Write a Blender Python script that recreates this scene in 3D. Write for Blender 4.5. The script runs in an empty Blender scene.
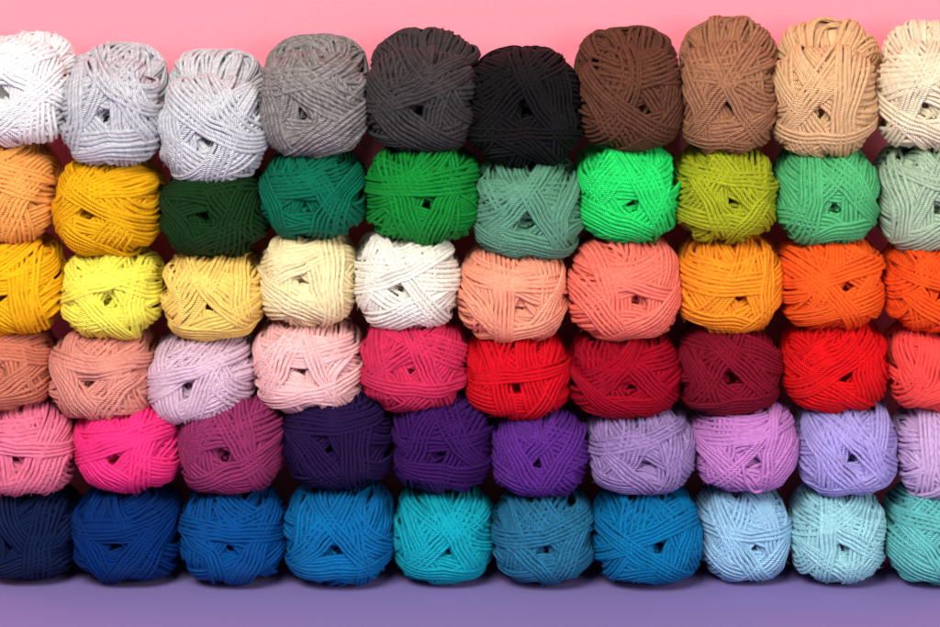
import bpy, math
import numpy as np
from mathutils import Vector, Matrix

R = math.radians
# ------------------------------------------------------------------ scene
sc = bpy.context.scene
sc.view_settings.view_transform = 'Standard'
sc.view_settings.look = 'None'
sc.view_settings.exposure = 0.0
sc.view_settings.gamma = 1.0
COL = sc.collection

# ------------------------------------------------------------------ camera (cm -> m)
CM = 0.01
PW, PH = 940.0, 627.0
DIST, PITCH = 240.0, R(10.0)
SCALE = 12.2                         # photo pixels per cm on the front of the stack
FPX = SCALE * DIST
LOOK = np.array([0.0, -5.0, (583 - 313.5) / SCALE / math.cos(PITCH) + 1.15])
FWD = np.array([0.0, math.cos(PITCH), -math.sin(PITCH)])
UPV = np.array([0.0, math.sin(PITCH), math.cos(PITCH)])
RGT = np.array([1.0, 0.0, 0.0])
EYE = LOOK - FWD * DIST

def project(p):                      # world cm -> photo pixels
    d = p - EYE
    w = d @ FWD
    return np.stack([PW / 2 + FPX * (d @ RGT) / w, PH / 2 - FPX * (d @ UPV) / w], -1)

cam_d = bpy.data.cameras.new('camera')
cam = bpy.data.objects.new('camera', cam_d); COL.objects.link(cam)
cam.location = Vector(EYE * CM)
cam.rotation_euler = (math.pi / 2 - PITCH, 0, 0)
cam_d.sensor_width = 36.0
cam_d.lens = FPX / PW * 36.0
cam_d.clip_start, cam_d.clip_end = 0.05, 50.0
sc.camera = cam

# ------------------------------------------------------------------ materials
def lin(c):
    return tuple((v / 255 / 12.92) if v / 255 <= 0.04045 else ((v / 255 + 0.055) / 1.055) ** 2.4 for v in c)

def nn(nt, kind, **kw):
    n = nt.nodes.new(kind)
    for k, v in kw.items(): setattr(n, k, v)
    return n

def math_node(nt, op, a, b=None, c=None):
    n = nn(nt, 'ShaderNodeMath', operation=op)
    for i, v in enumerate((a, b, c)):
        if v is None: continue
        if isinstance(v, (int, float)): n.inputs[i].default_value = v
        else: nt.links.new(v, n.inputs[i])
    return n.outputs[0]

PLY, FIB = 1.45, 0.9
def yarn_material(name, rgb, heather=0.0, shine=0.0):
    m = bpy.data.materials.new(name); m.use_nodes = True
    nt = m.node_tree; L = nt.links
    bs = nt.nodes['Principled BSDF']
    uv = nn(nt, 'ShaderNodeUVMap', uv_map='yarn')
    sep = nn(nt, 'ShaderNodeSeparateXYZ'); L.new(uv.outputs[0], sep.inputs[0])
    u, v = sep.outputs[0], sep.outputs[1]
    sid = math_node(nt, 'FLOOR', v)
    ang = math_node(nt, 'FRACT', v)
    # four plies twisted round each other: slanted ridges along the strand
    ph = math_node(nt, 'ADD', math_node(nt, 'MULTIPLY', u, 2 * math.pi / 0.165), math_node(nt, 'MULTIPLY', ang, 2 * math.pi * 4))
    # fibres inside a ply, stretched along the twist
    cmb = nn(nt, 'ShaderNodeCombineXYZ')
    L.new(math_node(nt, 'MULTIPLY', ph, 1.1), cmb.inputs[0]); L.new(math_node(nt, 'MULTIPLY', u, 2.0), cmb.inputs[1]); L.new(math_node(nt, 'MULTIPLY', sid, 3.7), cmb.inputs[2])
    fib = nn(nt, 'ShaderNodeTexNoise'); L.new(cmb.outputs[0], fib.inputs['Vector'])
    fib.inputs['Scale'].default_value = 1.6; fib.inputs['Detail'].default_value = 3.0
    # the plies' own rounding tilts the surface normal across each ridge (exact slope, finer than a pixel-sized bump could follow)
    half = math_node(nt, 'MULTIPLY', ph, 0.5)
    slope = math_node(nt, 'MULTIPLY', math_node(nt, 'COSINE', half), math_node(nt, 'SIGN', math_node(nt, 'SINE', half)))
    at = nn(nt, 'ShaderNodeAttribute', attribute_name='along')
    vt = nn(nt, 'ShaderNodeVectorTransform', vector_type='VECTOR', convert_from='OBJECT', convert_to='WORLD'); L.new(at.outputs['Vector'], vt.inputs[0])
    geo = nn(nt, 'ShaderNodeNewGeometry')
    def vm(op, a, b):
        n = nn(nt, 'ShaderNodeVectorMath', operation=op)
        for i_, x in enumerate((a, b)):
            if x is None: continue
            if isinstance(x, tuple): n.inputs[i_].default_value = x
            elif op == 'SCALE' and i_ == 1:
                if isinstance(x, float): n.inputs['Scale'].default_value = x
                else: L.new(x, n.inputs['Scale'])
            else: L.new(x, n.inputs[i_])
        return n.outputs[0]
    side = vm('CROSS_PRODUCT', geo.outputs['Normal'], vt.outputs[0])
    grad = vm('ADD', vm('SCALE', vt.outputs[0], .84), vm('SCALE', side, .54))
    jit = vm('SCALE', vm('SUBTRACT', fib.outputs['Color'], (.5, .5, .5)), FIB)
    nrm = vm('NORMALIZE', vm('ADD', vm('ADD', geo.outputs['Normal'], vm('SCALE', grad, math_node(nt, 'MULTIPLY', slope, -PLY))), jit), None)
    L.new(nrm, bs.inputs['Normal'])
    # dye: small differences between strands and along each strand, flecks on the marled shades
    wn = nn(nt, 'ShaderNodeTexWhiteNoise', noise_dimensions='1D'); L.new(sid, wn.inputs['W'])
    nz = nn(nt, 'ShaderNodeTexNoise'); L.new(cmb.outputs[0], nz.inputs['Vector'])
    nz.inputs['Scale'].default_value = 0.9; nz.inputs['Detail'].default_value = 2.0
    k1 = math_node(nt, 'MULTIPLY_ADD', wn.outputs[0], 0.12, 0.94)
    k2 = math_node(nt, 'MULTIPLY_ADD', math_node(nt, 'SUBTRACT', nz.outputs[0], 0.5), 0.25 + heather, 1.0)
    # each ply took the dye a little differently
    pid = math_node(nt, 'ADD', math_node(nt, 'FLOOR', math_node(nt, 'MULTIPLY', ph, 1 / (2 * math.pi))), math_node(nt, 'MULTIPLY', sid, 17.0))
    wp = nn(nt, 'ShaderNodeTexWhiteNoise', noise_dimensions='1D'); L.new(pid, wp.inputs['W'])
    k3 = math_node(nt, 'MULTIPLY_ADD', wp.outputs[0], 0.24 + heather, 0.90 - heather / 2)
    k = math_node(nt, 'MULTIPLY', math_node(nt, 'MULTIPLY', k1, k2), k3)
    hsv = nn(nt, 'ShaderNodeHueSaturation'); hsv.inputs['Color'].default_value = (*lin(rgb), 1)
    L.new(k, hsv.inputs['Value'])
    L.new(hsv.outputs[0], bs.inputs['Base Color'])
    bs.inputs['Roughness'].default_value = 0.55
    bs.inputs['Specular IOR Level'].default_value = 0.1 + shine
    bs.inputs['Sheen Weight'].default_value = 0.0
    bs.inputs['Sheen Roughness'].default_value = 0.4
    return m

def paper_material(name, rgb, var=0.03, scale=3.0):
    m = bpy.data.materials.new(name); m.use_nodes = True
    nt = m.node_tree; L = nt.links
    bs = nt.nodes['Principled BSDF']
    tc = nn(nt, 'ShaderNodeTexCoord')
    n1 = nn(nt, 'ShaderNodeTexNoise'); L.new(tc.outputs['Object'], n1.inputs['Vector']); n1.inputs['Scale'].default_value = scale; n1.inputs['Detail'].default_value = 6
    n2 = nn(nt, 'ShaderNodeTexNoise'); L.new(tc.outputs['Object'], n2.inputs['Vector']); n2.inputs['Scale'].default_value = 700; n2.inputs['Detail'].default_value = 4
    k = math_node(nt, 'ADD', math_node(nt, 'MULTIPLY', math_node(nt, 'SUBTRACT', n1.outputs[0], 0.5), var), math_node(nt, 'MULTIPLY_ADD', math_node(nt, 'SUBTRACT', n2.outputs[0], 0.5), 0.2, 1.0))
    hsv = nn(nt, 'ShaderNodeHueSaturation'); hsv.inputs['Color'].default_value = (*lin(rgb), 1); L.new(k, hsv.inputs['Value'])
    L.new(hsv.outputs[0], bs.inputs['Base Color'])
    bp = nn(nt, 'ShaderNodeBump'); L.new(n2.outputs[0], bp.inputs['Height']); bp.inputs['Strength'].default_value = 0.15; bp.inputs['Distance'].default_value = 0.0004
    L.new(bp.outputs[0], bs.inputs['Normal'])
    bs.inputs['Roughness'].default_value = 0.75
    bs.inputs['Specular IOR Level'].default_value = 0.25
    return m

# ------------------------------------------------------------------ winding a ball of yarn
G = 120                              # cells along a cube-map face: the height of the wound yarn so far
def cell(u):
    a = np.abs(u); ax = np.argmax(a, -1)
    m = np.take_along_axis(u, ax[..., None], -1)[..., 0]
    o1 = np.take_along_axis(u, ((ax + 1) % 3)[..., None], -1)[..., 0] / np.abs(m)
    o2 = np.take_along_axis(u, ((ax + 2) % 3)[..., None], -1)[..., 0] / np.abs(m)
    i = np.clip(((np.arctan(o1) * 4 / math.pi + 1) * 0.5 * G).astype(int), 0, G - 1)
    j = np.clip(((np.arctan(o2) * 4 / math.pi + 1) * 0.5 * G).astype(int), 0, G - 1)
    return ((ax * 2 + (m > 0)) * G + i) * G + j

def unit(v): return v / np.linalg.norm(v, axis=-1, keepdims=True)

def make_shape(rx, rz, ly, pc, pl, pinch, lean):
    def S(u):
        x, y, z = u[..., 0], u[..., 1], u[..., 2]
        rho = np.sqrt(x * x + z * z) + 1e-9
        cr = (np.abs(x / rho) ** pc + np.abs(z / rho) ** pc) ** (-1 / pc)
        k = (rho ** pl + np.abs(y) ** pl) ** (-1 / pl)
        Y = ly * y * k
        f = 1 - pinch * np.exp(-(Y / 2.2) ** 2)
        X = rx * x * k * cr * f; Z = rz * z * k * cr * f
        X = X + lean * Z
        return np.stack([X, Y, Z], -1)
    return S

def closing(h, w):
    n = len(h); pad = np.concatenate([h[-2 * w:], h, h[:2 * w]])
    sw = np.lib.stride_tricks.sliding_window_view
    mx = sw(pad, 2 * w + 1).max(-1)                 # length n + 2w
    return sw(mx, 2 * w + 1).min(-1)[:n]

def gauss(h, s):
    k = np.exp(-0.5 * (np.arange(-3 * s, 3 * s + 1) / s) ** 2); k /= k.sum()
    pad = np.concatenate([h[-3 * s:], h, h[:3 * s]])
    return np.convolve(pad, k, 'valid')

M, STEP, NPROF = 560, 4, 6
YR = 0.143                          # yarn radius, cm

def level(F, a1, a2, p, psi, f, tau):
    """mean height of the wound yarn along a planned pass"""
    t = np.linspace(0, 2 * math.pi, 72, endpoint=False)
    e1 = math.cos(psi) * a1 + math.sin(psi) * a2
    mm = -math.sin(psi) * a1 + math.cos(psi) * a2
    n = mm * math.cos(tau) + p * math.sin(tau)
    e2 = np.cross(n, e1); e2 = e2 if e2 @ p > 0 else -e2
    d = max(-.8, min(.8, f * math.cos(tau) + math.sin(tau) * math.sqrt(max(0, 1 - f * f))))
    u = n * d + math.sqrt(1 - d * d) * (np.cos(t)[:, None] * e1 + np.sin(t)[:, None] * e2)
    return F[cell(u)].mean()

def bundles(rng, extra, F, fr, W):
    """yields (angle on the front face, front offset, tilt, wobble seed) in winding order; each new pass goes where the skein is thinnest"""
    for k in range(74):
        c = [(rng.uniform(0, 2 * math.pi), rng.choice([-1, 1]) * rng.uniform(.08, .62), rng.normal(0, .18)) for _ in range(8)]
        b = min(c, key=lambda x: level(F, *fr, *x))
        yield (*b, int(rng.integers(1 << 30)))
    for g in range(int(rng.integers(19, 22))):
        q = int(rng.choice([2, 3, 3, 3])); m = int(rng.integers(4, 10)) if g < 10 else int(rng.integers(4, 8))
        best = None
        for _ in range(8):
            ph = rng.uniform(0, 2 * math.pi); s = rng.choice([-1, 1])
            ang = [ph + 2 * math.pi * a / q + rng.normal(0, .2) for a in range(q)]
            if q == 2: ang = [ph, ph + rng.uniform(.9, 2.0)]
            f0 = [rng.uniform(.085, .42) for a in range(q)]
            tau = [rng.normal(0, .18) for a in range(q)]
            sc_ = np.mean([level(F, *fr, ang[a], s * (f0[a] + jj * W), tau[a]) for a in range(q) for jj in (0, m - 1)])
            if best is None or sc_ < best[0]: best = (sc_, s, ang, f0, tau)
        _, s, ang, f0, tau = best
        sd = [int(rng.integers(1 << 30)) for a in range(q)]
        eps = rng.normal(0, .02)
        order = rng.choice(['in', 'out', 'out'])
        mixed = g < 9 and rng.random() < .6               # passes of the directions alternate, or one whole band follows the other
        for j, a in [(j, a) for j in range(m) for a in range(q)] if mixed else [(j, a) for a in range(q) for j in range(m)]:
                jj = j if order == 'out' else m - 1 - j
                yield (ang[a] + eps * j + rng.normal(0, .01), s * (f0[a] + jj * W * rng.uniform(.97, 1.05)), tau[a] + rng.normal(0, .01), sd[a])
    for (a, f, m, fan) in extra:                     # last visible passes: (angle deg, offset in ball radii, strands, fan)
        sd = int(rng.integers(1 << 30)); t = rng.normal(0, .12)
        for j in range(m):
            yield (R(a) + fan * j + rng.normal(0, .01), f + j * W * (1 if f >= 0 else -1), t + rng.normal(0, .01), sd)

def wind(seed, rx, rz, ly, hole, extra, roll, pinch=0.10, pc=2.7, pl=2.35, lean=0.0, fuzz=2400):
    rng = np.random.default_rng(seed)
    S = make_shape(rx, rz, ly, pc, pl, pinch, lean)
    p = unit(np.array([hole[0], -1.0, hole[1]]))
    a1 = unit(np.array([1.0, 0, 0]) - p[0] * p); a2 = np.cross(a1, p); 
    if a2[2] < 0: a2 = -a2
    F = np.zeros(6 * G * G)
    # pit at both ends of the winding axis
    g = (np.arange(G) + .5) / G * 2 - 1
    t = np.arange(M) / M * 2 * math.pi
    strands = []
    eps = 1e-3
    lat = np.linspace(-1, 1, 9)
    prof = np.sqrt(np.clip(1 - lat ** 2, 0, 1))
    for (psi, f, tau, sd) in bundles(rng, extra, F, (a1, a2, p), 2 * YR / (max(rx, rz) + .4) * .99):
        wr = np.random.default_rng(sd)
        e1 = math.cos(psi) * a1 + math.sin(psi) * a2
        mm = -math.sin(psi) * a1 + math.cos(psi) * a2
        n = mm * math.cos(tau) + p * math.sin(tau)
        e2 = np.cross(n, e1); e2 = e2 if e2 @ p > 0 else -e2
        d = f * math.cos(tau) + math.sin(tau) * math.sqrt(max(0, 1 - f * f))
        d = max(-.8, min(.8, d)); rr = math.sqrt(1 - d * d)
        wob = sum(wr.normal(0, .035 / k) * np.sin(k * t + wr.uniform(0, 6.28)) for k in (1, 2, 3))
        wob = wob + sum(rng.normal(0, .004) * np.sin(k * t + rng.uniform(0, 6.28)) for k in (2, 3, 5))
        fr = np.exp(-((t - math.pi / 2) / .45) ** 2)           # keep the hole clear: little wobble at the front pole
        wob = wob * (1 - .75 * fr)
        dd = np.clip(d + wob, -.9, .9)
        u = n[None] * dd[:, None] + np.sqrt(1 - dd ** 2)[:, None] * (np.cos(t)[:, None] * e1 + np.sin(t)[:, None] * e2)
        P = S(u)
        T = unit(np.roll(P, -1, 0) - np.roll(P, 1, 0))
        v = unit(np.cross(u, np.roll(u, -1, 0) - np.roll(u, 1, 0)))
        Pv = (S(unit(u + eps * v)) - P) / eps
        N = unit(np.cross(T, Pv)); N *= np.sign((N * P).sum(-1))[:, None]
        B = np.cross(N, T)
        gsc = (Pv * B).sum(-1); gsc = np.where(np.abs(gsc) < .5, .5, gsc)
        uo = unit(u[:, None, :] + v[:, None, :] * (lat[None, :] * YR / gsc[:, None])[..., None])
        c = cell(uo)
        H = F[c]
        h = np.maximum(H[:, 2:7].max(1) - .09, H[:, 4] - .03)
        hc = closing(h, 15)
        hs = gauss(hc, 8)
        hs = np.maximum(hs, gauss(h, 2) - .05)
        ctr = hs + YR * .55
        top = ctr[:, None] + YR * .9 * prof[None, :] - YR * .25
        np.maximum.at(F, c.ravel(), top.ravel())
        strands.append((P, T, N, B, ctr, c, top, u))
    # the skein is firm: pressing evens out thick and thin patches so that the outside follows its shape
    gi = (np.arange(0, G, 3) + .5) / G * 2 - 1
    aa, bb = np.meshgrid(np.tan(gi * math.pi / 4), np.tan(gi * math.pi / 4), indexing='ij')
    dirs = []
    for ax in range(3):
        for sg in (-1, 1):
            d = np.zeros(aa.shape + (3,)); d[..., ax] = sg; d[..., (ax + 1) % 3] = aa; d[..., (ax + 2) % 3] = bb   # same order as cell()
            dirs.append(d.reshape(-1, 3))
    dirs = unit(np.concatenate(dirs)).astype(np.float32)
    Fd = F[cell(dirs)].astype(np.float32)
    wt = (np.abs(dirs @ p.astype(np.float32)) < math.cos(.24)).astype(np.float32)
    kk_ = np.arange(900) + .5
    nod = np.stack([np.cos(kk_ * 2.39996) * np.sqrt(1 - (1 - kk_ / 450) ** 2), np.sin(kk_ * 2.39996) * np.sqrt(1 - (1 - kk_ / 450) ** 2), 1 - kk_ / 450], -1).astype(np.float32)
    Kn = np.exp((nod @ dirs.T - 1) / .16 ** 2) * wt
    An = (Kn @ Fd) / (Kn.sum(1) + 1e-6); Wn = np.minimum(Kn.sum(1), 1)
    tab = np.zeros(6 * G * G)
    K = np.exp((dirs @ nod.T - 1) / .12 ** 2) * Wn
    fd = (K @ An) / (K.sum(1) + 1e-9)
    tab = np.repeat(np.repeat(fd.reshape(6, G // 3, G // 3), 3, 1), 3, 2).ravel()
    def flow(u): return tab[cell(u)]
    V, Q, UV, TA = [], [], [], []
    nv = 0
    phi = np.linspace(-R(128), R(128), NPROF)
    fz = []
    ids = np.arange(0, M, STEP)
    for k, (P, T, N, B, ctr, c, top, u) in enumerate(strands):
        gap = (F[c] - top).min(1)
        keep = gap < .55
        kd = keep[ids].copy()
        for s in (-2, -1, 1, 2): kd |= np.roll(keep[ids], s)
        if not kd.any(): continue
        x = (ctr - gauss(flow(u), 6))[ids] + .08
        x = np.where(x > 0, .13 * np.tanh(x / .13), x * .78)
        C = P[ids] + N[ids] * x[:, None]
        Ni = N[ids]; Ti = unit(np.roll(C, -1, 0) - np.roll(C, 1, 0))
        Ni = unit(Ni - (Ni * Ti).sum(-1, keepdims=True) * Ti); Bi = np.cross(Ni, Ti)
        r = YR * (1 + .05 * np.sin(ids / M * 2 * math.pi * 9 + k))[:, None, None]
        ring = C[:, None, :] + r * (np.cos(phi)[None, :, None] * Ni[:, None, :] * .94 + np.sin(phi)[None, :, None] * Bi[:, None, :])
        arc = np.concatenate([[0], np.cumsum(np.linalg.norm(np.diff(np.vstack([C, C[:1]]), axis=0), axis=1))])
        m = len(ids)
        i0 = np.nonzero(kd & np.roll(kd, -1))[0]
        need = np.zeros(m + 1, bool); need[i0] = True; need[i0 + 1] = True
        ringx = np.concatenate([ring, ring[:1]])
        idx = -np.ones(m + 1, int); idx[need] = np.arange(need.sum())
        V.append(ringx[need].reshape(-1, 3))
        uvv = np.stack([np.repeat(arc[:, None], NPROF, 1), np.repeat((k + .02 + .96 * (phi / (2 * math.pi) + .5))[None], m + 1, 0)], -1)
        UV.append(uvv[need].reshape(-1, 2))
        TA.append(np.repeat(np.concatenate([Ti, Ti[:1]])[need][:, None], NPROF, 1).reshape(-1, 3))
        a = nv + idx[i0] * NPROF; b = nv + idx[i0 + 1] * NPROF
        for j in range(NPROF - 1):
            Q.append(np.stack([a + j, b + j, b + j + 1, a + j + 1], -1))
        nv += need.sum() * NPROF
        vis = np.nonzero(keep[ids] & (gap[ids] < .05))[0]
        if len(vis): fz.append((C[vis], Ni[vis], Ti[vis], Bi[vis], np.full(len(vis), k)))
    # stray fibres standing off the strands
    if fuzz and fz:
        C, Nn, Tt, Bb, kk = (np.concatenate(x) for x in zip(*fz))
        w = np.nonzero(C[:, 1] < ly * .95)[0]
        pk = rng.choice(w, fuzz)
        th = rng.uniform(-1.3, 1.3, fuzz)[:, None]
        nr = np.cos(th) * Nn[pk] + np.sin(th) * Bb[pk]
        base = C[pk] + nr * YR * .9 + Tt[pk] * rng.uniform(-.25, .25, fuzz)[:, None]
        dr = unit(nr * rng.uniform(.15, 1, fuzz)[:, None] + Tt[pk] * rng.normal(0, 1, fuzz)[:, None] + Bb[pk] * rng.normal(0, .7, fuzz)[:, None])
        ln = rng.uniform(.08, .36, fuzz)[:, None]
        bend = unit(rng.normal(0, 1, (fuzz, 3)))
        sd = unit(np.cross(dr, bend)) * .0055
        p0, p1, p2 = base, base + dr * ln * .5 + bend * ln * .06, base + dr * ln + bend * ln * .3
        V.append(np.stack([p0 - sd, p0 + sd, p1 - sd, p1 + sd, p2 - sd * .3, p2 + sd * .3], 1).reshape(-1, 3))
        UV.append(np.repeat(np.stack([rng.uniform(0, 9, fuzz), kk[pk] + .5], -1), 6, 0))
        TA.append(np.zeros((fuzz * 6, 3)))
        o = nv + np.arange(fuzz) * 6
        Q.append(np.stack([o, o + 1, o + 3, o + 2], -1)); Q.append(np.stack([o + 2, o + 3, o + 5, o + 4], -1))
        nv += fuzz * 6
    # the wound mass under the last layers, hollow at the two ends where the yarn is pulled from
    nr_, ns = 36, 40
    th = np.linspace(0.0, math.pi, nr_)
    th = th + .0
    azz = np.arange(ns) / ns * 2 * math.pi
    uu = np.cos(th)[:, None, None] * p + np.sin(th)[:, None, None] * (np.cos(azz)[None, :, None] * a1 + np.sin(azz)[None, :, None] * a2)
    Pc = S(unit(uu)); 
    dep = 4.0 * np.exp(-(np.minimum(th, math.pi - th) / .15) ** 4)
    Pc = Pc + (p * -1)[None, None] * (dep * np.sign(math.pi / 2 - th))[:, None, None]
    Fm = F[cell(unit(uu))]
    c4 = cell(unit(uu))
    Fs = F[c4]
    for _ in range(3): Fs = np.minimum(Fs, np.minimum(np.roll(Fs, 1, 1), np.roll(Fs, -1, 1)))
    Fs[1:-1] = np.minimum(Fs[1:-1], np.minimum(Fs[2:], Fs[:-2]))
    mouth = np.exp(-(np.minimum(th, math.pi - th) / .42) ** 4)[:, None, None]
    Pc = Pc - unit(Pc) * .4 * mouth + unit(Pc) * np.clip(Fs - flow(unit(uu)) - .15, -.6, -.3)[..., None]
    V.append(Pc.reshape(-1, 3)); UV.append(np.tile([[0.5, 999.5]], (nr_ * ns, 1))); TA.append(np.zeros((nr_ * ns, 3)))
    ii, jj = np.meshgrid(np.arange(nr_ - 1), np.arange(ns), indexing='ij')
    j2 = (jj + 1) % ns
    Q.append(nv + np.stack([ii * ns + jj, ii * ns + j2, (ii + 1) * ns + j2, (ii + 1) * ns + jj], -1).reshape(-1, 4))
    return np.concatenate(V), np.concatenate(Q), np.concatenate(UV), np.concatenate(TA)

def strand_tube(pts, n=14):
    P = np.concatenate([[2 * pts[0] - pts[1]], pts, [2 * pts[-1] - pts[-2]]])
    out = []
    for i in range(1, len(P) - 2):
        for t in np.arange(n) / n:
            a, b, c, d = P[i - 1:i + 3]
            out.append(.5 * (2 * b + (c - a) * t + (2 * a - 5 * b + 4 * c - d) * t * t + (3 * b - a - 3 * c + d) * t ** 3))
    C = np.array(out + [pts[-1]]); m = len(C); k = 10
    T = unit(np.gradient(C, axis=0)); N = unit(np.cross(T, np.array([.1, -1.0, .2]))); Bn = np.cross(T, N)
    ph = np.arange(k) / k * 2 * math.pi
    V = C[:, None] + YR * (np.cos(ph)[None, :, None] * N[:, None] + np.sin(ph)[None, :, None] * Bn[:, None])
    arc = np.concatenate([[0], np.cumsum(np.linalg.norm(np.diff(C, axis=0), axis=1))])
    UV = np.stack([np.repeat(arc[:, None], k, 1), np.tile(3 + .02 + .96 * np.abs(ph / math.pi - 1)[None], (m, 1))], -1)
    i, j = np.meshgrid(np.arange(m - 1), np.arange(k), indexing='ij'); j2 = (j + 1) % k
    Q = np.stack([i * k + j, (i + 1) * k + j, (i + 1) * k + j2, i * k + j2], -1).reshape(-1, 4)
    return V.reshape(-1, 3), Q, UV.reshape(-1, 2), np.repeat(T[:, None], k, 1).reshape(-1, 3)

def build_mesh(name, V, Q, UV, TA, mat):
    me = bpy.data.meshes.new(name)
    me.vertices.add(len(V)); me.vertices.foreach_set('co', V.astype(np.float32).ravel())
    me.loops.add(Q.size); me.polygons.add(len(Q))
    me.loops.foreach_set('vertex_index', Q.astype(np.int32).ravel())
    me.polygons.foreach_set('loop_start', np.arange(0, Q.size, 4, dtype=np.int32))
    me.polygons.foreach_set('use_smooth', np.ones(len(Q), bool))
    uvl = me.uv_layers.new(name='yarn')
    uvl.data.foreach_set('uv', UV[Q.ravel()].astype(np.float32).ravel())
    me.attributes.new('along', 'FLOAT_VECTOR', 'POINT').data.foreach_set('vector', TA.astype(np.float32).ravel())
    me.materials.append(mat)
    me.update(calc_edges=True); me.validate()
    return me

# ------------------------------------------------------------------ the sixty skeins
# per skein: (left, right, top, bottom) and hole in photo-pixel measurements of the pile, colour, label, options
B = {}
def ball(row, x0, x1, y0, y1, hx, hy, rgb, label, **kw):
    B.setdefault(row, []).append((x0, x1, y0, y1, hx, hy, rgb, label, kw))

ball(1, -31, 70, 40, 146, 7, 97, (246, 245, 243), 'bright white fluffy yarn skein at the end of the top row beside pale grey', fuzz=4200, tilt=0.7, yaw=0)
ball(1, 61, 161, 58, 166, 109, 117, (198, 199, 203), 'pale grey yarn skein in the top row, right next to the bright white one', heather=.1, tilt=6.2, yaw=0)
ball(1, 157, 267, 75, 185, 207, 137, (204, 206, 209), 'lightest silver grey skein sitting lowest in the top row above dark forest green', heather=.05, tilt=12.7, yaw=1, extra=[(-28,.10,5,0)])
ball(1, 261, 367, 51, 158, 306, 112, (136, 131, 128), 'mid grey marled yarn skein in the top row between silver and charcoal', heather=.35, tilt=6.7, yaw=0)
ball(1, 365, 476, 47, 153, 422, 108, (60, 56, 56), 'charcoal grey yarn skein in the top row beside the black one', heather=.25, tilt=8.7, yaw=-3.5, extra=[(-40,-.12,5,.01),(18,.18,3,0)])
ball(1, 470, 581, 49, 167, 525, 112, (18, 17, 18), 'black yarn skein in the top row', tilt=-3.3, yaw=0, extra=[(45,.2,5,0),(-60,.1,5,0),(2,-.25,3,0)])
ball(1, 579, 683, 46, 152, 642, 107, (94, 57, 41), 'dark chocolate brown yarn skein in the top row beside the black one', heather=.15, tilt=9.2, yaw=0)
ball(1, 681, 777, 41, 155, 730, 102, (160, 111, 80), 'milk chocolate brown yarn skein in the top row above olive', heather=.1, tilt=12.7, yaw=-5, extra=[(50,.12,4,0),(-5,-.5,3,0),(-57,.06,3,0)])
ball(1, 773, 876, 44, 159, 824, 109, (222, 178, 130), 'golden tan yarn skein in the top row', tilt=13.7, yaw=-9, extra=[(48,.14,5,.02),(85,-.2,4,0),(-2,-.3,3,0)])
ball(1, 876, 976, 41, 151, 928, 105, (242, 224, 190), 'cream beige yarn skein ending the top row beside the tan one', tilt=10.7, yaw=-11, extra=[(65,.15,5,0),(-20,-.2,4,0)])

ball(2, -46, 56, 146, 244, 0, 196, (246, 168, 84), 'soft light orange yarn skein beside the mustard one')
ball(2, 53, 161, 160, 257, 94, 212, (238, 174, 16), 'mustard yellow yarn skein under the pale grey one', extra=[(35,.2,5,0),(-28,.1,4,0)])
ball(2, 161, 267, 172, 258, 204, 212, (17, 50, 20), 'dark forest green yarn skein')
ball(2, 260, 365, 153, 240, 306, 205, (5, 102, 74), 'deep teal green yarn skein under the mid grey one')
ball(2, 366, 481, 148, 246, 430, 203, (16, 134, 48), 'grass green yarn skein under the charcoal one')
ball(2, 472, 585, 161, 262, 528, 220, (94, 150, 122), 'muted sage green yarn skein under the black one', extra=[(50,.2,5,0),(-62,.14,5,0),(-15,-.3,4,0)])
ball(2, 577, 680, 148, 243, 628, 203, (36, 222, 104), 'vivid spring green yarn skein')
ball(2, 675, 777, 150, 244, 726, 200, (164, 172, 32), 'olive chartreuse yarn skein under the milk chocolate brown one')
ball(2, 775, 878, 150, 246, 828, 205, (84, 184, 116), 'fresh mid green yarn skein under the golden tan one')
ball(2, 878, 982, 148, 253, 931, 206, (168, 192, 162), 'pale grey green yarn skein under the cream beige one')

ball(3, -41, 64, 239, 336, 7, 294, (253, 186, 20), 'sunflower yellow yarn skein beside the lemon one')
ball(3, 62, 162, 252, 340, 112, 296, (255, 246, 92), 'bright lemon yellow yarn skein', extra=[(-50,-.1,5,0),(16,.25,4,0)])
ball(3, 162, 265, 253, 341, 214, 303, (255, 215, 112), 'butter yellow yarn skein under the forest green one', extra=[(60,.12,4,0),(-50,.1,3,0),(-3,-.42,6,0)])
ball(3, 259, 356, 236, 327, 304, 277, (255, 235, 180), 'pale vanilla yarn skein beside the ivory white one')
ball(3, 355, 460, 234, 330, 400, 284, (250, 245, 228), 'ivory white yarn skein under the grass green one', fuzz=2600, extra=[(-55,.12,4,0),(24,.14,4,0)])
ball(3, 458, 567, 249, 344, 520, 307, (252, 162, 130), 'light peach salmon yarn skein under the sage green one', extra=[(20,-.3,4,0),(87,.12,5,.01)])
ball(3, 568, 681, 240, 341, 634, 297, (252, 124, 104), 'coral salmon yarn skein under the vivid spring green one')
ball(3, 678, 782, 240, 335, 737, 296, (254, 150, 36), 'tangerine orange yarn skein under the olive one', extra=[(3,.15,6,0),(45,-.4,4,0),(88,-.35,4,0)])
ball(3, 778, 884, 238, 330, 841, 284, (250, 94, 28), 'red orange yarn skein under the fresh mid green one', extra=[(-52,-.15,5,0),(14,.2,5,.015)])
ball(3, 882, 988, 245, 332, 933, 295, (246, 82, 24), 'deep red orange yarn skein under the pale grey green one', extra=[(-60,.1,4,0),(-8,.2,4,0)])

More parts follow.
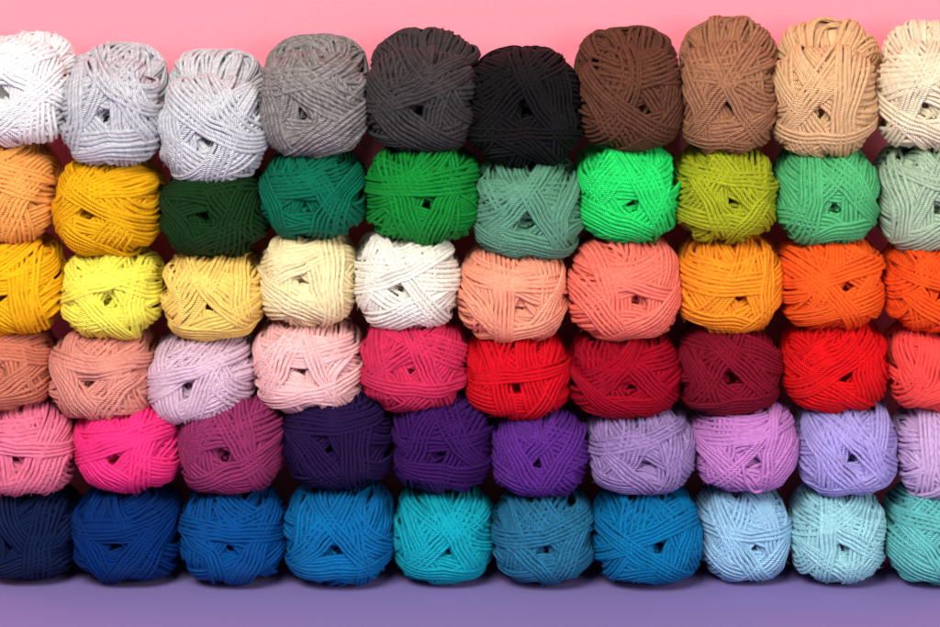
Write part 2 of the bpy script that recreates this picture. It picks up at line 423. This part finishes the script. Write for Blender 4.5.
ball(4, -50, 54, 331, 411, 3, 370, (206, 120, 94), 'terracotta brown pink yarn skein under the sunflower yellow one')
ball(4, 50, 155, 333, 422, 95, 377, (226, 146, 130), 'dusty rose yarn skein under the lemon one', extra=[(-60,-.25,5,0),(0,.2,4,0)])
ball(4, 146, 255, 335, 425, 192, 383, (222, 188, 206), 'pale lilac pink yarn skein under the butter yellow one', lean=.12, extra=[(80,-.12,5,0),(20,.2,4,0)])
ball(4, 254, 363, 322, 415, 305, 365, (251, 194, 192), 'baby pink yarn skein under the vanilla one', lean=-.05, extra=[(65,.2,5,0),(15,-.35,4,0)])
ball(4, 361, 467, 322, 412, 412, 365, (212, 46, 88), 'raspberry pink yarn skein under the ivory white one', extra=[(42,.25,4,0),(-70,.12,5,0),(-8,-.25,4,0)])
ball(4, 466, 570, 333, 421, 518, 384, (212, 10, 30), 'bright crimson red yarn skein under the peach salmon one', extra=[(60,-.4,4,0),(-75,-.12,5,0),(3,.2,4,0)])
ball(4, 570, 681, 334, 419, 627, 384, (158, 4, 32), 'dark cherry red yarn skein beside the crimson one')
ball(4, 678, 782, 327, 418, 731, 375, (124, 12, 36), 'maroon wine yarn skein under the tangerine one', extra=[(60,.3,4,0),(-48,.12,6,0),(10,-.35,5,0)])
ball(4, 782, 887, 323, 413, 841, 372, (222, 16, 22), 'scarlet red yarn skein beside the maroon one', extra=[(-40,-.2,4,0),(36,.12,6,0)])
ball(4, 887, 992, 328, 413, 942, 372, (255, 78, 74), 'coral red yarn skein beside the scarlet one')

ball(5, -28, 76, 402, 496, 22, 455, (238, 120, 150), 'candy pink yarn skein beside the hot pink one', extra=[(65,-.15,4,0),(-5,.18,4,0)])
ball(5, 76, 182, 402, 493, 121, 453, (250, 52, 130), 'neon hot pink yarn skein under the dusty rose one', extra=[(-40,-.15,4,0),(80,-.3,5,0),(25,.15,5,0)])
ball(5, 179, 285, 392, 494, 231, 451, (146, 48, 96), 'plum magenta yarn skein under the pale lilac one', lean=.04, extra=[(-60,.2,5,0),(24,-.12,5,0)])
ball(5, 284, 393, 392, 490, 332, 445, (34, 16, 62), 'blackish purple yarn skein beside the plum magenta one')
ball(5, 391, 492, 394, 493, 439, 450, (57, 18, 88), 'dark aubergine purple yarn skein under the raspberry one')
ball(5, 491, 589, 410, 497, 535, 455, (92, 40, 134), 'royal purple yarn skein under the crimson one', extra=[(-62,-.14,5,0),(60,-.25,4,0)])
ball(5, 588, 695, 408, 495, 642, 458, (154, 126, 180), 'greyish lavender yarn skein under the cherry red one', heather=.1)
ball(5, 693, 798, 403, 492, 750, 454, (198, 128, 198), 'orchid pink purple yarn skein with a loose loop at its bottom', extra=[(-45,-.3,5,0),(52,.10,3,0),(85,-.12,3,.01)], loops=[[(744, 452, -4.4), (743, 466, -6.3), (746, 481, -5.9), (753, 491, -5.1), (760, 491, -4.7), (765, 484, -4.6), (766, 474, -4.0)]])
ball(5, 797, 896, 403, 496, 850, 453, (172, 158, 224), 'periwinkle yarn skein under the scarlet one', extra=[(-50,-.2,5,0),(-65,.3,3,0),(8,-.5,2,0)])
ball(5, 896, 996, 407, 501, 948, 452, (208, 174, 222), 'light lilac yarn skein beside the periwinkle one')

ball(6, -26, 80, 488, 580, 15, 538, (13, 27, 66), 'dark navy blue yarn skein in the bottom row')
ball(6, 73, 182, 488, 583, 119, 540, (0, 44, 108), 'royal blue yarn skein in the bottom row under hot pink', extra=[(-60,-.3,4,0),(55,-.2,5,0),(10,.2,4,0)])
ball(6, 180, 286, 489, 585, 232, 541, (2, 74, 142), 'cobalt blue yarn skein in the bottom row under plum magenta', extra=[(70,-.3,5,0),(-4,.18,5,0)])
ball(6, 285, 393, 487, 585, 341, 543, (6, 106, 168), 'azure blue yarn skein in the bottom row left of turquoise', extra=[(52,.2,4,0),(-55,.12,4,0),(6,-.3,4,0)])
ball(6, 394, 493, 489, 584, 448, 545, (14, 164, 184), 'turquoise yarn skein in the bottom row', extra=[(48,.12,5,0),(-65,.15,5,0),(-4,-.3,4,0)])
ball(6, 493, 593, 491, 584, 545, 542, (38, 110, 148), 'muted steel blue yarn skein in the bottom row beside the turquoise one', heather=.15, extra=[(70,-.25,5,0),(-48,-.25,4,0),(14,.15,5,0)])
ball(6, 594, 701, 490, 584, 656, 539, (4, 112, 166), 'cerulean blue yarn skein in the bottom row right of steel blue', extra=[(70,-.3,4,0),(20,.15,5,.01),(-36,-.2,5,0)])
ball(6, 698, 791, 488, 581, 750, 540, (152, 198, 230), 'baby blue yarn skein in the bottom row under orchid', extra=[(45,-.3,4,0),(-55,-.12,5,0),(0,.2,3,0)])
ball(6, 790, 885, 489, 583, 838, 541, (158, 214, 224), 'pale aqua yarn skein in the bottom row under periwinkle', extra=[(-30,.15,4,0),(88,.15,4,0)])
ball(6, 885, 985, 489, 585, 935, 541, (102, 190, 188), 'mint green yarn skein ending the bottom row')

seed = 100
for row in sorted(B):
    for ci, (x0, x1, y0, y1, hx, hy, rgb, label, kw) in enumerate(B[row]):
        seed += 1
        kw = dict(kw)
        rng = np.random.default_rng(seed * 7)
        w, hgt = (x1 - x0) / SCALE, (y1 - y0) / SCALE
        if row == 1: hgt -= .3
        tilt = R(kw.get('tilt', rng.uniform(-1, 2)))
        yaw = R(kw.get('yaw', rng.uniform(-2.5, 2.5)))
        lift = .35
        rx, rz = w / 2 - lift, hgt / 2 - lift
        x0, x1 = x0 - 1.5, x1 + 1.5
        if 1 < row < 6: y0 -= 5
        cx, cy = (x0 + x1) / 2, (y0 + y1) / 2
        foreshort = 7 * math.sin(PITCH + tilt) * .45
        hole = (np.clip((hx - cx) / (w * SCALE / 2), -.4, .4), np.clip((cy - hy) / (hgt * SCALE / 2) + foreshort / hgt * 1.2, -.35, .35))
        V, Q, UV, TA = wind(kw.get('seed', seed), rx, rz, 7.0 if row == 1 else 6.4, hole, kw.get('extra', []), 0.0, lean=kw.get('lean', 0), fuzz=kw.get('fuzz', 2000), pinch=.42 if row == 1 else .1)
        rot = np.array(Matrix.Rotation(yaw, 3, 'Z') @ Matrix.Rotation(tilt, 3, 'X'))
        loc = np.array([(cx - 470) / SCALE, (row - 3.5) * .12 + rng.uniform(-.25, .25), (583 - cy) / SCALE])
        nf = len(V)
        for it in range(4):
            Wd = V @ rot.T + loc
            sel = V[:, 1] < 0
            if row == 6: loc[2] -= np.percentile(Wd[:, 2], .02); Wd = V @ rot.T + loc
            px = project(Wd[sel])
            lo, hi = np.percentile(px, .15, axis=0), np.percentile(px, 99.85, axis=0)
            sx = (x1 - x0) / (hi[0] - lo[0])
            tgt_h = y1 - y0
            sz = tgt_h / (hi[1] - lo[1])
            V = V * np.array([sx, 1, sz])
            loc[0] += (cx - (lo[0] + hi[0]) / 2) / SCALE
            if row == 6: loc[1] -= (y1 - hi[1]) / SCALE / .27 * .8
            else: loc[2] -= (cy - (lo[1] + hi[1]) / 2) / SCALE
        name = 'yarn_skein'
        mat = yarn_material('yarn_' + '_'.join(label.split()[:3]), rgb, kw.get('heather', 0))
        me = build_mesh(name, V * CM, Q, UV, TA, mat)
        o = bpy.data.objects.new(name, me); COL.objects.link(o)
        o.matrix_world = Matrix.Translation(Vector(loc * CM)) @ Matrix(rot.tolist()).to_4x4()
        for pts in kw.get('loops', []):
            lp = [np.array([(qx - 470) / SCALE, loc[1] + qd, 0]) for qx, qy, qd in pts]
            for v, (qx, qy, qd) in zip(lp, pts):            # height that puts the point on its photo row at its own depth
                for _ in range(4): v += np.array([(qx - project(v)[0]) / SCALE, 0, (project(v)[1] - qy) / SCALE])
            lv, lq, lu, lt = strand_tube(np.array(lp))
            c = bpy.data.objects.new('loose_loop', build_mesh('loose_loop', ((lv - loc) @ rot) * CM, lq, lu, lt @ rot, mat)); COL.objects.link(c)
            c.parent = o
        o['label'] = label; o['category'] = 'yarn skein'; o['group'] = 'stacked skeins of coloured yarn'

# ------------------------------------------------------------------ paper floor and wall
def sheet(name, verts, mat):
    me = bpy.data.meshes.new(name); me.from_pydata(verts, [], [(0, 1, 2, 3)]); me.materials.append(mat)
    o = bpy.data.objects.new(name, me); COL.objects.link(o); o['kind'] = 'structure'
    return o
sheet('floor', [(-3, -4, 0), (3, -4, 0), (3, .1, 0), (-3, .1, 0)], paper_material('lavender paper', (130, 114, 174)))
sheet('wall', [(-3, .085, -.01), (3, .085, -.01), (3, .085, 3), (-3, .085, 3)], paper_material('pink paper', (250, 136, 152)))

# ------------------------------------------------------------------ studio lamps
def area(name, loc, target, size, power, col=(1, 1, 1)):
    l = bpy.data.lights.new(name, 'AREA'); l.shape = 'RECTANGLE'; l.size, l.size_y = size; l.energy = power; l.color = col
    o = bpy.data.objects.new(name, l); COL.objects.link(o); o.location = loc
    o.rotation_euler = (Vector(target) - Vector(loc)).to_track_quat('-Z', 'Y').to_euler()
area('softbox', (-.6, -2.1, 1.7), (0, 0, .27), (1.2, .9), 82, (1, .97, .93))
area('fill_softbox', (1.4, -2.2, .85), (0, 0, .22), (1.2, .9), 36, (1, .97, .93))
w = bpy.data.worlds.new('World'); sc.world = w; w.use_nodes = True
w.node_tree.nodes['Background'].inputs[0].default_value = (1, 1, 1, 1)
w.node_tree.nodes['Background'].inputs[1].default_value = 0.22
